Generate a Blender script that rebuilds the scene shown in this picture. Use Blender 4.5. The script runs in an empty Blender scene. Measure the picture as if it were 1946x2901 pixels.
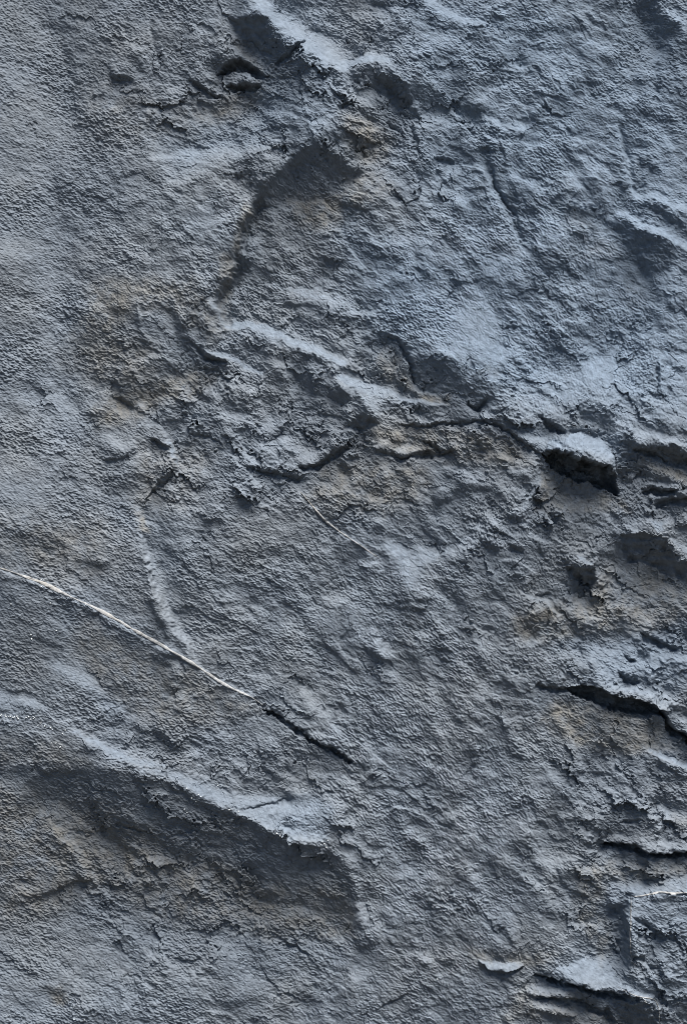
import bpy, math
import numpy as np

# ------------------------------------------------------------------ camera, sky, sun, exposure
scn = bpy.context.scene
PX = 2.0 / 1946.0                      # metres of rock per survey unit; the face seen is 2.0 m x 2.98 m
UW, VH = 1946.0, 2901.0
ZMID = 1.95                            # height of the middle of the view above the ground
CAM_D = 6.0
cam_d = bpy.data.cameras.new("camera")
cam = bpy.data.objects.new("camera", cam_d)
scn.collection.objects.link(cam)
cam.location = (0.0, -CAM_D, ZMID)
cam.rotation_euler = (math.radians(90), 0, 0)
cam_d.sensor_fit = 'VERTICAL'
cam_d.sensor_height = 36.0
cam_d.lens = 36.0 * CAM_D / (VH * PX)
cam_d.clip_end = 500.0
scn.camera = cam

SUN_DIR = np.array([0.25, -0.33, 0.91]); SUN_DIR /= np.linalg.norm(SUN_DIR)
world = bpy.data.worlds.new("World")
scn.world = world
world.use_nodes = True
wn = world.node_tree
sky = wn.nodes.new("ShaderNodeTexSky")
sky.sky_type = 'NISHITA'
sky.sun_disc = False
sky.air_density = 0.7
sky.dust_density = 0.3
sky.sun_elevation = math.asin(SUN_DIR[2])
sky.sun_rotation = math.atan2(SUN_DIR[0], SUN_DIR[1])
bg = wn.nodes["Background"]
bg.inputs["Strength"].default_value = 0.05
wn.links.new(sky.outputs[0], bg.inputs["Color"])
sun_d = bpy.data.lights.new("sun", 'SUN')
sun_d.energy = 5.0
sun_d.angle = math.radians(36)
sun_d.color = (1.0, 0.985, 0.97)
sun = bpy.data.objects.new("sun", sun_d)
scn.collection.objects.link(sun)
from mathutils import Vector
sun.rotation_euler = Vector(-SUN_DIR).to_track_quat('-Z', 'Y').to_euler()
scn.render.engine = 'CYCLES'
scn.cycles.filter_width = 1.0
scn.view_settings.view_transform = 'Standard'
scn.view_settings.look = 'None'
scn.view_settings.gamma = 1.0
scn.view_settings.exposure = 0.58
scn.view_settings.use_curve_mapping = False

# ------------------------------------------------------------------ survey of the face
# Eight survey tiles; a line is: tile  S|P  slope  width : points
#   S = a run of rock of that slope along a line, P = a patch of that slope; slope > 0 leans back (faces up),
#   slope < 0 overhangs (faces down).
TS = 973.0 / 1568.0
TILE = {'A': (0, 0), 'B': (973, 0), 'C': (0, 725), 'D': (973, 725),
        'E': (0, 1450), 'F': (973, 1450), 'G': (0, 2175), 'H': (973, 2175)}

SLOPES = """
E P -.13 120 : -200,300 700,300 1568,-100 2500,100 2500,1168 2300,2400 -200,2400
B P .14 120 : 200,-400 1800,-400 1800,1900 900,1880 200,1300 100,600
A P .28 60 : -200,-500 160,-500 180,60 240,200 330,600 250,800 200,1200 -200,1200
A P -1.0 14 : 1050,60 1120,90 1230,110 1260,170 1310,220 1290,260 1230,290 1180,270 1130,220 1090,180 1060,120
A S -1.3 13 : 1265,290 1320,255 1390,205
A S -1.3 15 : 1010,335 1040,300 1085,285 1140,305 1190,340 1220,345
A S -1.3 17 : 1055,385 1100,392 1180,385
A S -.8 13 : 870,360 920,395 985,430 1030,450
A S -.6 11 : 900,415 980,430
A S -.6 30 : 960,240 1010,290
A S -1.0 15 : 510,345 540,372 600,375
A S -.5 28 : 600,250 690,345
A S -.7 11 : 325,355 350,372
A S -.8 11 : 430,445 480,430
A S -.7 11 : 735,450 775,485
A S -.7 11 : 440,630 490,605
A S -.7 6 : 900,660 930,658
A S -.6 10 : 550,820 650,780
A S -.6 13 : 380,960 450,970
A S -.6 12 : 1060,815 1110,800
A P -.6 22 : 1150,880 1200,830 1270,800 1330,740 1350,700 1420,690 1568,730 1640,765 1670,780 1600,790 1568,870 1450,905 1330,895 1240,940 1180,930
A S -.9 22 : 1250,820 1330,745 1385,700 1470,705 1568,750 1640,790
A S -.5 22 : 1170,910 1250,850
A S -.5 26 : 1130,1010 1080,1168
A S -.7 15 : 1215,1080 1260,1085
A S .9 42 : 1130,-60 1250,80 1330,140 1420,200 1500,280 1568,330
A S .6 60 : 1440,180 1540,260
A S .5 30 : 700,715 900,690 1050,680 1200,680
A P .4 30 : 740,760 1000,690 1150,700 1000,760 850,850 760,830
A S .5 45 : 1160,530 1170,590
A S .5 14 : 870,100 910,160
A S .35 20 : 1060,200 1140,280
A S .45 25 : 990,1020 1080,960 1120,900
A S -.3 18 : 590,60 600,150
A S -.3 28 : 340,190 370,190
A S -.35 14 : 700,80 720,200 740,290
A S .3 12 : 685,120 705,220 720,290
A S -.3 20 : 200,100 300,100
A S -.35 20 : 290,200 330,270
A S -.35 16 : 250,820 280,900
A S -.4 13 : 590,960 670,930
A S .25 30 : 580,190 680,230
A S -.5 9 : 600,410 640,415
A S .4 9 : 1040,340 1120,330 1180,355
A S .3 10 : 920,330 1000,360
B S 1.0 28 : -20,290 80,288 200,290
B S .6 30 : 340,-40 480,60 560,100 640,110
B S -.8 8 : 560,130 600,140 660,130
B S -.5 14 : 140,20 230,10
B P -.6 20 : 20,340 130,310 200,340 260,390 300,440 280,500 240,480 180,410 100,400 40,370
B S -1.1 17 : 160,380 220,420 270,490
B S -.5 40 : 300,420 480,460 600,500
B S -1 9 : 200,560 250,590 280,630
B S -1.0 7 : 320,570 335,640 360,720
B S -.9 6 : 150,725 210,712
B S -1.0 9 : 415,720 490,750
B S -1 8 : 625,690 680,690
B S -.9 13 : 675,600 700,610
B S .6 22 : 650,540 740,590 830,590
B S -.6 8 : 700,640 745,740
B S -.8 18 : 670,740 675,800 690,850 740,920 780,980 800,1040 840,1100
B S -.7 10 : 680,845 720,855
B S .6 16 : 640,760 680,880 740,970 790,1090
B S -.6 10 : 920,870 1000,960
B S -.8 13 : 1110,945 1170,950 1210,1010
B P -.65 18 : 1210,1010 1270,1010 1330,1060 1420,1080 1480,1100 1490,1240 1390,1240 1300,1168 1250,1080
B S .7 26 : 1270,970 1350,1030 1440,1060 1640,1170
B S .7 22 : 1330,890 1420,890 1480,930 1640,980
B S -.8 17 : 1360,930 1420,950 1480,990 1540,1030
B P -.8 16 : 1350,-80 1430,-80 1450,80 1520,110 1530,160 1450,200 1415,190 1390,100 1340,50
B S .5 15 : 1480,40 1540,110
B S -.8 13 : 1110,60 1160,100 1190,110
B S -.4 10 : 1200,140 1260,140
B S -.6 15 : 1090,320 1150,380 1180,400
B S .5 11 : 1240,560 1270,660 1290,800 1330,880
B S -.35 14 : 1275,600 1305,720 1320,800
B S -.2 60 : 1290,540 1640,540
B S -.3 17 : 1440,270 1450,420
B S -.6 13 : 1340,820 1370,825
B S -.6 11 : 850,510 900,540
B S -.5 9 : 1190,480 1240,475
B S -.6 11 : 650,295 720,297
B S -.5 10 : 310,240 320,180
B S .4 30 : 1000,800 1060,840
B S .3 40 : 1120,720 1180,780
B S .3 14 : 840,820 900,900
B S .25 50 : 250,210 420,230
B S .25 40 : 20,90 130,90
B S -.4 12 : 350,940 390,960
B S -.4 14 : 820,900 870,960
B S -.4 12 : 580,930 620,960
C P .2 60 : -200,-60 300,-60 260,500 380,700 300,900 200,1200 -200,1200
C P -.25 40 : 420,250 620,220 700,400 620,480 520,560 440,540 330,480
C S -.7 9 : 630,250 625,310 650,370 690,430 720,440
C S .4 9 : 640,230 645,290
C S .35 13 : 590,510 680,460 790,440
C P -.4 20 : 500,570 600,540 700,480 780,520 760,640 620,660 590,690 530,650
C S -1.0 11 : 510,640 550,655 600,690
C S -.8 9 : 370,720 420,735 470,715
C S -.8 26 : 780,240 830,310 850,370 900,440 960,480 1030,490
C S -.6 22 : 835,310 870,330
C S .75 16 : 940,435 1030,460 1100,490 1200,550
C S .55 16 : 960,210 1000,270 1040,330
C S -.8 10 : 1050,270 1110,280
C S -.6 13 : 1000,120 1050,150
C S -.6 26 : 1060,0 1110,60 1030,150
C S 1.0 26 : 1050,318 1130,310 1230,330 1300,370 1400,420 1480,460 1568,490
C S -.7 13 : 1290,395 1330,435 1400,465 1520,495
C S .55 26 : 1250,120 1350,160 1450,190 1568,215 1700,270
C S -.6 12 : 1320,215 1400,225 1480,260 1530,310
C S .3 36 : 1240,480 1300,540
C S -.6 36 : 1400,560 1500,620 1568,640
C S -.8 9 : 1170,635 1230,650
C S -.6 18 : 1270,560 1300,580
C S -.6 18 : 1430,680 1500,720
C S -.8 22 : 1520,650 1560,660
C S -1 13 : 750,755 800,750 850,760
C S -.9 17 : 690,835 720,850 760,870
C S .5 9 : 640,770 720,770 780,810
C S .8 12 : 780,850 795,910 815,960
C S -.7 11 : 870,820 960,830 1010,860
C P -1.6 8 : 660,1140 690,1080 730,1020 800,980 790,1030 720,1070
C S -.9 8 : 430,905 490,930 550,935 610,890
C S .3 26 : 540,710 610,750
C S .3 30 : 470,820 560,870
C S -.5 11 : 480,1020 540,1000
C S -.6 8 : 260,895 310,900
C S .5 11 : 1090,850 1130,920 1180,960
C S -.9 18 : 1130,960 1220,990 1290,1010 1380,1025
C S .5 36 : 1200,870 1300,870 1400,910 1480,880
C S -1.1 16 : 1360,965 1440,965 1510,910 1580,880
C S -.7 11 : 1280,780 1340,810
C S .4 22 : 640,900 760,930
C S .3 24 : 860,980 960,1010
C S .3 20 : 1000,1040 1060,1090
C S -.35 40 : 640,1000 520,1080
C S -.35 24 : 1020,640 1100,690
C S .25 30 : 1010,740 1100,770
C S .3 20 : 1230,740 1330,760
C S -.4 9 : 200,480 240,490
C S -.4 10 : 110,150 160,165
C S -.35 24 : 640,120 660,30
D S .8 26 : -20,560 100,595 200,622 300,660
D S .9 14 : 280,655 400,675 460,690
D P .6 16 : 0,540 90,585 160,620 200,640 150,720 80,680
D S -.9 22 : 0,630 50,665 90,705 150,760
D S -1.1 24 : 60,770 110,765
D S -.8 11 : 210,678 290,703 400,692 480,702
D S -1.0 14 : 140,355 200,380 240,385 270,450 310,500 320,570
D P -.55 20 : 290,460 400,470 500,480 540,540 560,620 500,640 420,610 340,570
D S -.9 12 : 310,615 330,625
D P .3 50 : 480,250 700,260 760,420 720,560 640,540 560,500 400,420 330,400
D P .35 50 : 650,540 900,520 1230,480 1260,560 1200,640 900,720 740,720 680,640
D P .25 60 : 1080,450 1420,420 1700,500 1700,760 1250,760
D S -1.1 14 : 560,690 600,710 650,660
D S -1.4 8 : 260,775 350,785 440,770 540,775 620,765 700,775
D S -1.5 11 : 700,775 760,820 830,870 890,910
D P -.7 12 : 900,890 960,890 1030,910 1060,930 1130,950 1200,960 1220,1010 1240,1090 1160,1070 1060,1030 960,990 915,950
D P .7 14 : 985,820 1060,800 1150,810 1200,860 1220,920 1190,940 1110,910 1050,890 1000,870
D S .7 22 : 800,830 900,850 980,870
D S -1.0 14 : 890,740 940,770 1000,800
D S -.6 20 : 1240,855 1320,880 1400,870 1480,890 1568,940
D P -.75 14 : 1300,890 1480,880 1640,970 1470,960 1390,940 1320,910
D S .65 17 : 1240,760 1330,810 1480,850 1640,885
D S -.7 9 : 1120,790 1220,820
D S -.6 11 : 1370,780 1440,800
D S -.7 9 : 1520,805 1640,805
D S -.7 20 : 1230,940 1300,970 1400,1010 1460,1030
D S .35 24 : 1400,965 1500,1000
D S -1.1 13 : 1365,1080 1420,1070 1500,1080
D S -1.1 13 : 1420,1130 1490,1115 1640,1130
D S .5 14 : 1380,1045 1500,1050
D S .5 12 : 1400,1100 1540,1098
D P .15 20 : 920,1020 1000,1010 1120,1080 1230,1110 1250,1168 900,1168
D S -1.0 13 : 70,870 140,900 220,905 270,935 340,910 430,905 490,900
D S -1.1 16 : 380,850 440,890 495,895
D S -.8 22 : 0,940 30,990
D S -1.1 11 : 690,965 740,970
D S -.7 13 : 790,990 830,1020
D S -1 13 : 380,1095 440,1120 500,1110
D S -.6 22 : 480,1080 600,1060 700,1080
D S .5 20 : 700,920 860,950 890,1000 850,1080 820,1150
D S -.7 5 : 1270,370 1265,450
D S -.8 5 : 1430,480 1425,650
D S -.5 5 : 1240,520 1240,600
D S -.5 18 : 1340,0 1390,60 1400,140 1440,190
D S -.6 11 : 460,60 520,90
D S -.6 8 : 925,85 955,85
D S -.6 8 : 730,330 780,340
D S -.6 10 : 720,410 750,410
D S -.5 10 : 330,50 380,110
D S -.5 8 : 860,100 880,160
D S -.35 20 : 40,230 110,250
D S -.35 12 : 230,300 250,270
D S .35 30 : 120,440 200,470
D S .3 16 : 20,490 90,520
D S -.4 14 : 560,830 700,870
D S -.4 14 : 150,820 240,850
D S -.6 10 : 280,830 350,850
D S .3 16 : 500,850 540,900
D S -.3 16 : 980,590 1050,600
E P -.12 60 : -200,800 -200,280 100,330 420,480 700,640 1050,840 1200,960 1000,1100 700,1000 400,900
E S -.5 11 : -40,278 100,312 200,347 340,420 440,468 560,535 680,605 800,668 900,728 980,788 1060,830
E S .6 9 : -40,240 100,285 200,320 340,390 440,435 560,500 680,570 800,635 900,695 980,755 1060,800 1150,840
E S -1.4 7 : 1210,900 1290,940 1360,985
E S .5 8 : 1150,850 1250,910 1350,970
E S -1.2 13 : 1400,1040 1480,1070 1580,1125
E S .5 26 : 1390,800 1450,900 1568,1050
E S .5 26 : 650,160 700,230 730,330 760,420 800,500 850,570 880,640
E S -.7 17 : 690,400 740,480 770,570
E S -.4 14 : 640,160 690,290
E S -.5 13 : 750,150 780,190
E S .5 12 : 970,350 1060,370
E S -.8 8 : 975,385 1020,410 1060,405
E S -.7 13 : 390,450 450,470
E S -.9 14 : 700,650 770,690
E S .4 14 : 760,680 830,700
E S -.7 14 : 150,570 220,600 290,620
E S -.9 10 : 40,815 140,825
E S .4 26 : -40,830 150,870 200,900
E S .5 34 : 270,700 400,760 460,800
E S .6 22 : 460,870 560,900
E S .35 34 : 570,940 700,930
E S -.6 14 : 480,970 560,940
E S -.8 30 : 700,1000 780,1040 830,1070
E S .3 32 : 840,850 890,870
E S .3 36 : 1000,1000 1040,1040
E S .8 22 : 340,990 440,1040 520,1090 620,1130 760,1150
E P -.3 30 : -200,960 150,1000 350,1030 500,1110 560,1200 -200,1200
E S .45 14 : 625,0 660,70
E S -.6 24 : 360,220 500,240
E S -.3 50 : 100,130 300,160
E S -.4 12 : 860,215 930,225
E S -.5 14 : 560,550 640,620
E S -.4 24 : 760,770 830,780
E S -.4 20 : 540,780 620,830
E S -.35 14 : 1100,330 1180,330
E S -.35 12 : 1270,600 1320,610
E S .25 24 : 300,300 360,340
E S .3 20 : 240,480 300,520
F S .4 7 : -60,60 0,100 60,140 130,190
F S -.6 9 : -40,95 40,150 120,205
F P .5 22 : 180,130 420,180 560,120 600,80 580,150 500,210 380,230 340,250 330,350 280,350 250,250
F S -.6 13 : 140,60 170,65
F S .4 22 : 360,340 430,390 500,430
F S .5 16 : 140,540 180,600 190,660
F S -.4 14 : 100,600 140,660
F S -.7 22 : 620,140 680,180
F S -1 11 : 740,160 790,185
F S -1.1 14 : 770,20 800,30
F S -.8 14 : 760,290 800,300
F S .5 18 : 660,0 700,60
F S .8 20 : 1060,190 1120,230
F P -1.5 10 : 1020,255 1060,255 1130,260 1145,300 1130,345 1095,325 1050,300
F P -.95 14 : 1260,110 1330,90 1430,100 1470,150 1530,220 1640,240 1640,300 1480,300 1400,250 1290,240 1240,170
F P .8 14 : 1370,20 1470,40 1470,90 1420,90
F S .6 22 : 1480,130 1640,220
F S .7 14 : 800,350 860,390 940,430 980,470
F S -.7 8 : 880,380 940,380
F S -.4 36 : 800,490 900,530
F S -.6 13 : 1000,180 1020,240
F S -.6 10 : 910,180 910,200
F S .35 26 : 750,610 900,600
F S .45 44 : 1000,650 1080,700
F P .45 24 : 1100,600 1250,590 1290,680 1380,750 1200,760 1120,720
F S -1.0 11 : 1350,555 1400,570 1440,600 1520,630
F S -1 9 : 1280,655 1320,690
F S -1 11 : 1250,740 1280,770 1340,780
F S -.7 10 : 1350,630 1400,660
F S .6 12 : 1350,520 1420,550 1470,600
F S .6 22 : 1420,660 1640,680
F P -.6 12 : 1010,800 1080,785 1170,800 1240,840 1310,860 1380,870 1440,900 1480,940 1400,935 1290,920 1200,890 1100,860 1040,830
F S -1.0 11 : 880,790 940,800 1010,810
F S .7 16 : 1210,790 1280,820 1380,820 1450,880
F S -1.4 16 : 1450,900 1490,980 1540,1020 1640,1080
F S -.8 17 : 1460,890 1640,920
F S .4 14 : 1500,970 1640,1010
F S 1.1 13 : 1390,1080 1480,1130 1640,1200
F S -.3 36 : 1060,1080 1200,1110
F S .6 4 : 760,910 900,905
F S .5 4 : 720,940 900,935
F S -.6 13 : 650,860 720,880
F S .5 5 : 690,840 740,890
F S -.6 8 : 420,750 470,770
F S -.6 11 : 710,765 735,765
F S -.6 13 : 270,940 300,940
F S -.9 12 : -20,880 10,900
F S -.5 14 : 330,400 360,400
F S -.5 12 : 1140,780 1120,690
F S -.4 16 : 1390,420 1440,440
F S .3 30 : 640,560 560,500
F S -.4 16 : 620,520 660,540
F S -.5 10 : 1000,400 1020,470
F S .3 20 : 1180,20 1240,60
F S .35 20 : 840,100 920,130
G P .5 10 : 650,0 780,0 900,50 1000,90 1100,120 1230,130 1330,150 1290,230 1330,300 1280,290 1200,250 1060,190 900,100 780,40
G S .4 34 : 1260,190 1400,190 1560,150
G S .35 22 : 1300,270 1460,310
G S .6 5 : 850,-10 930,40 980,50
G S -1.0 6 : 1110,180 1200,160 1330,150
G S -.4 6 : 1220,215 1290,205
G S .4 11 : 1090,190 1200,240 1300,280 1470,320
G P -.2 60 : -200,-60 600,0 1000,500 900,640 400,700 -200,640
G P -.56 16 : 600,0 760,50 900,110 1050,190 1200,260 1280,300 1450,330 1568,400 1625,540 1640,720 1540,690 1200,610 1140,580 1040,560 960,440 850,430 700,380 500,300 250,150 100,100 200,0
G S -.8 12 : 780,60 900,125 1050,210 1200,275 1290,320 1450,350 1540,410
G S -1 22 : 395,150 440,150
G S -.9 22 : 470,280 550,360 640,410
G S -1 8 : 520,270 600,275 690,300
G S -.6 26 : 1010,500 1050,500
G S -.6 22 : 960,430 1040,520
G S -.7 11 : 640,550 740,545
G S -.7 18 : 320,490 420,550
G S -.5 26 : 830,610 930,660
G S -.8 8 : 840,755 890,755
G S -.7 13 : 565,800 600,800
G S -.7 10 : 530,820 550,835
G S -.7 8 : 790,880 850,895 910,890
G S -.8 11 : 1230,760 1310,810 1390,870 1410,900
G S -.6 11 : 640,770 700,780
G S -.6 11 : 480,990 560,1050
G S .5 22 : 200,200 270,280 320,380 370,450 430,520
G S -.45 16 : 240,300 290,400 340,470
G S .5 22 : 380,80 460,110
G P .18 60 : -200,850 500,800 900,800 1200,790 1350,850 1420,950 1400,1050 600,1100 -200,1300
G S .4 18 : 1370,840 1420,930
G S -.3 24 : 1420,880 1450,1000
G S .6 26 : 1520,790 1560,790
G S -.6 16 : 190,1020 260,1040 290,1080
G S -.5 9 : 100,880 160,920
G S -.4 30 : 80,160 200,150
G S .2 40 : 620,440 760,440
G S .25 36 : 860,480 940,480
G S -.5 10 : 560,650 590,670
G S .3 20 : 1060,590 1140,620
G S -.5 14 : 930,930 990,940
G S -.35 30 : 1050,1080 1200,1060
G S -.5 10 : 1060,785 1090,790
G S -.4 14 : 200,650 260,700
G S .3 24 : 80,560 160,560
H S -.9 7 : -10,138 20,138
H P -.35 24 : -40,600 40,600 60,760 -40,780
H S .5 20 : 80,630 100,720
H S .4 36 : 40,240 80,240
H S .35 36 : 40,950 90,950
H S .45 16 : 1145,225 1175,192 1225,205
H S -.5 14 : 1150,285 1200,300 1245,270
H S -1 9 : 1260,265 1340,245
H S -1.4 12 : 1180,345 1240,357 1330,362 1390,392 1460,402 1640,385
H S -.6 10 : 1135,205 1120,270
H S .5 18 : 1240,310 1340,330 1450,365 1640,350
H S -.7 20 : 1470,160 1640,170
H S .4 15 : 1500,215 1640,250
H S -.8 11 : 1355,230 1390,235
H S -.6 9 : 1280,215 1330,215
H S -.7 9 : 1195,410 1235,405
H S -.7 9 : 1325,465 1280,490
H S -.7 13 : 1080,440 1105,445
H P .55 10 : 1220,530 1390,530 1480,500 1640,490 1640,540 1420,560 1310,575 1260,560
H S -.8 12 : 1420,578 1500,584
H S -1.2 9 : 1290,570 1310,592
H S -.8 26 : 1220,620 1250,650 1275,720 1275,790 1268,850
H P .6 8 : 1215,590 1240,575 1265,590 1260,615 1225,618
H S -.8 9 : 1220,622 1265,622
H S -.7 13 : 1330,680 1390,720 1430,780
H S -.8 11 : 1310,840 1370,860 1440,930
H S .5 22 : 1310,740 1400,800
H S .6 17 : 1310,890 1420,960 1500,1030
H S -.5 14 : 1440,930 1520,1000
H S .7 15 : 625,893 700,902 810,888
H S -1.2 9 : 620,908 690,930 770,924 830,898
H S -.5 18 : 650,830 780,850
H P .5 12 : 950,930 1100,880 1180,860 1230,920 1240,990 1150,990 1050,970
H S -1.2 10 : 880,960 1000,990 1110,1010 1160,1012 1220,1022 1330,1045
H S .6 9 : 1250,980 1330,1020 1430,1040
H S .5 17 : 820,1022 950,1025 1040,1030
H S -1.0 11 : 880,1050 960,1062 1060,1075 1150,1092 1220,1122 1240,1200
H S .5 13 : 850,1072 950,1100 1050,1120
H S -.7 12 : 860,1100 960,1130 1060,1150
H P -.75 14 : 1220,1040 1420,1060 1430,1240 1250,1240 1180,1100
H P -.45 14 : 1450,1050 1640,1080 1640,1240 1450,1240
H S .6 6 : 1430,1050 1430,1110 1440,1200
H S -.7 8 : 150,1110 240,1065 290,1045
H S -.7 22 : 650,440 690,440
H S -.5 22 : 680,490 700,500
H S -1 10 : 212,180 232,182
H S -.5 13 : 750,180 790,185
H S -.6 12 : 455,370 485,372
H S .3 44 : 900,420 1000,440
H S .4 18 : 390,350 440,400
H S -.4 30 : 330,100 480,130
H S -.4 20 : 150,800 60,840
H S .3 16 : 1040,740 1040,640
H S -.4 14 : 290,780 320,820
H S .3 30 : 300,560 240,680
"""

# steps: the rock to the left of the line of travel stands proud.  tile  height  reach : line
STEPS = """
F -26 60 : 1360,1062 1480,1130 1660,1212
A 34 90 : 1120,1180 1110,1060 1150,960 1180,900
C 40 110 : 1060,350 1035,320 990,240 1000,170 1070,40 1110,-80
C 16 60 : 820,980 805,930 785,850 740,790
C -18 60 : 640,1168 700,1060 800,975
E 30 90 : 900,650 830,560 770,460 720,340 670,210 640,60
B 12 60 : 850,1110 790,1000 720,910 680,840 665,760
B 10 50 : 1330,880 1290,800 1270,660 1240,560
H -44 90 : 1290,920 1290,790 1283,700 1292,590
G 14 80 : 60,640 250,560 430,520 400,450 300,300
D 18 70 : 320,590 300,500 260,430 230,385
F 12 60 : 200,670 160,600 130,530
"""
# open cracks: tile  depth  half-width : line
CRACKS = """
A 24 17 : 1195,915 1150,1010 1110,1100 1080,1190
C 24 17 : 1110,10 1080,90 1045,150 1005,205
D 14 4.5 : 260,777 350,785 440,770 540,775 620,765 700,775 760,820 830,870 900,915
E 13 5 : 1150,862 1240,915 1300,948 1370,990 1440,1050 1520,1098 1620,1150
A 12 5.5 : 1255,292 1320,255 1395,200
A 16 7 : 1008,338 1040,300 1085,288 1140,308 1200,345
A 14 7 : 1050,388 1100,394 1180,385
A 9 6 : 510,345 540,370 600,375
A 8 5 : 870,360 920,395 985,430 1030,450
B 9 4.5 : 200,560 250,590 280,630
B 8 3.5 : 320,570 335,640 360,720
B 8 4 : 415,720 490,750
B 7 3.5 : 625,690 680,690
B 9 5 : 675,760 685,845 740,920 785,980 800,1050
D 8 3 : 1430,480 1425,650
D 6 3 : 1270,370 1262,450
D 13 5.5 : 200,380 240,385 270,450 310,500 320,570
D 12 7 : 560,690 600,710 650,660
D 11 6 : 140,900 220,908 270,935 340,910 430,905 490,898
D 12 7 : 890,740 940,770 1000,800
D 12 7 : 1365,1080 1420,1072 1500,1080
D 12 7 : 1420,1132 1490,1118 1640,1130
D 13 6 : 1250,855 1320,885 1400,905 1480,960
C 8 5 : 510,640 550,655 600,690
C 5 4 : 430,905 490,930 550,935 610,890
C 10 6 : 900,440 960,480 1030,490
C 10 6 : 1130,960 1220,990 1290,1010 1380,1025
C 13 7 : 1360,967 1440,965 1510,910 1580,880
C 8 5 : 870,820 960,830 1010,860
C 8 5 : 690,835 720,850 770,875
F 14 7 : 870,790 940,800 1020,808
F 14 6 : 1450,905 1490,980 1540,1020 1640,1080
F 10 6 : 1350,555 1400,570 1440,600 1520,630
F 9 5 : 1280,655 1320,692
F 10 6 : 1250,740 1280,770 1345,782
F 8 4 : 880,380 940,380
G 7 4 : 1110,180 1200,160 1330,150
G 8 4 : 520,270 600,275 690,300
G 7 4 : 790,880 850,895 910,890
G 8 5 : 1230,760 1310,810 1390,870 1410,900
H 14 6 : 1180,345 1240,357 1330,362 1390,392 1460,402 1640,385
H 10 5 : 1260,268 1340,245
H 9 5 : 1290,570 1310,592
H 14 8 : 1330,680 1390,720 1430,780
H 15 8 : 1310,840 1370,860 1440,930
H 12 5 : 880,960 1000,990 1110,1010 1160,1012 1220,1022 1330,1045
H 10 5 : 880,1050 960,1062 1060,1075 1150,1092 1220,1122 1240,1200
H 6 3.5 : 150,1110 240,1065 290,1045
"""

# deep hollows under lips: tile  depth  softness : outline
HOLLOWS = """
D 85 6 : 895,905 960,895 1040,925 1130,955 1200,965 1225,1010 1238,1085 1160,1068 1060,1028 960,985 915,948
F 75 6 : 1010,803 1080,790 1170,803 1240,842 1310,862 1380,874 1440,902 1480,938 1400,933 1290,918 1200,888 1100,856 1040,828
F 20 10 : 1020,258 1060,258 1130,264 1145,302 1130,342 1095,325 1050,300
A 24 6 : 1003,342 1036,292 1088,276 1150,305 1222,348 1180,356 1120,320 1080,314 1040,330
A 22 6 : 1048,382 1100,376 1190,380 1160,404 1080,406
A 13 10 : 1260,296 1320,252 1400,198 1390,216 1330,268 1275,302
A 10 11 : 870,352 920,388 990,424 1030,446 980,440 900,424
A 4 11 : 508,345 545,362 602,366 590,384 530,380
A 10 22 : 1060,80 1230,120 1290,220 1270,260 1180,260 1110,190
B 12 17 : 160,370 215,405 290,490 260,490 190,430
B 7 27 : 1360,20 1420,20 1440,90 1510,120 1500,170 1440,180 1400,90
B 6 27 : 1240,1030 1330,1070 1460,1110 1480,1168 1330,1168
H 37 6 : 1180,344 1240,354 1340,360 1400,388 1470,400 1640,384 1640,404 1450,416 1370,402 1290,374 1190,366
H 29 6 : 880,957 1000,986 1110,1004 1220,1016 1340,1042 1330,1064 1200,1042 1100,1026 980,1002
H 13 8 : 890,1048 960,1058 1060,1070 1150,1088 1220,1118 1250,1168 1200,1140 1100,1098 980,1076
H 11 8 : 640,912 690,930 760,926 830,898 820,920 760,940 690,946
H 13 23 : 1235,1060 1410,1075 1425,1240 1270,1240
H 10 15 : 1235,630 1280,640 1290,780 1270,850 1250,720
F 40 6 : 1450,900 1490,975 1540,1015 1640,1072 1640,1104 1530,1042 1470,992
F 17 15 : 1260,115 1330,95 1430,105 1470,155 1530,225 1640,246 1640,296 1480,294 1400,246 1290,236
F 11 10 : 1345,550 1400,562 1450,600 1520,624 1510,640 1430,618 1370,586
F 11 10 : 1248,736 1285,760 1345,774 1330,790 1270,780
F 9 10 : 1276,652 1300,660 1326,692 1300,690
F 10 10 : 878,785 940,795 1015,806 1000,820 920,808
F 9 13 : 735,150 790,175 800,195 750,180
F 7 17 : 615,130 680,160 690,190 640,180
D 19 13 : 1310,887 1480,880 1640,970 1640,985 1470,957 1390,937
D 15 10 : 375,848 440,884 500,888 492,914 430,908
D 15 15 : 50,740 110,740 155,770 70,800 20,785
D 13 10 : 560,682 605,704 655,655 640,690 610,722 570,706
D 14 10 : 888,732 940,762 1005,796 980,806 920,776
D 14 10 : 1362,1074 1420,1062 1505,1076 1440,1094 1380,1094
D 14 10 : 1415,1124 1490,1108 1640,1122 1640,1140 1490,1134 1430,1144
D 12 10 : 225,905 280,925 400,898 395,914 290,948 230,925
D 9 15 : 300,540 340,580 420,610 500,635 420,630 330,610
C 13 10 : 1358,960 1440,958 1510,905 1600,870 1600,895 1520,930 1450,982 1380,984
C 9 11 : 1140,965 1230,985 1380,1018 1370,1034 1270,1024 1160,985
C 10 11 : 870,400 960,470 1040,485 1000,505 930,480
C 9 11 : 690,830 760,855 775,880 720,865
C 14 6 : 664,1136 692,1080 732,1022 800,982 788,1028 720,1068
E 20 3 : 1200,896 1290,938 1370,984 1450,1050 1530,1094 1600,1128 1590,1144 1480,1086 1400,1042 1350,998 1280,954
"""

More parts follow.
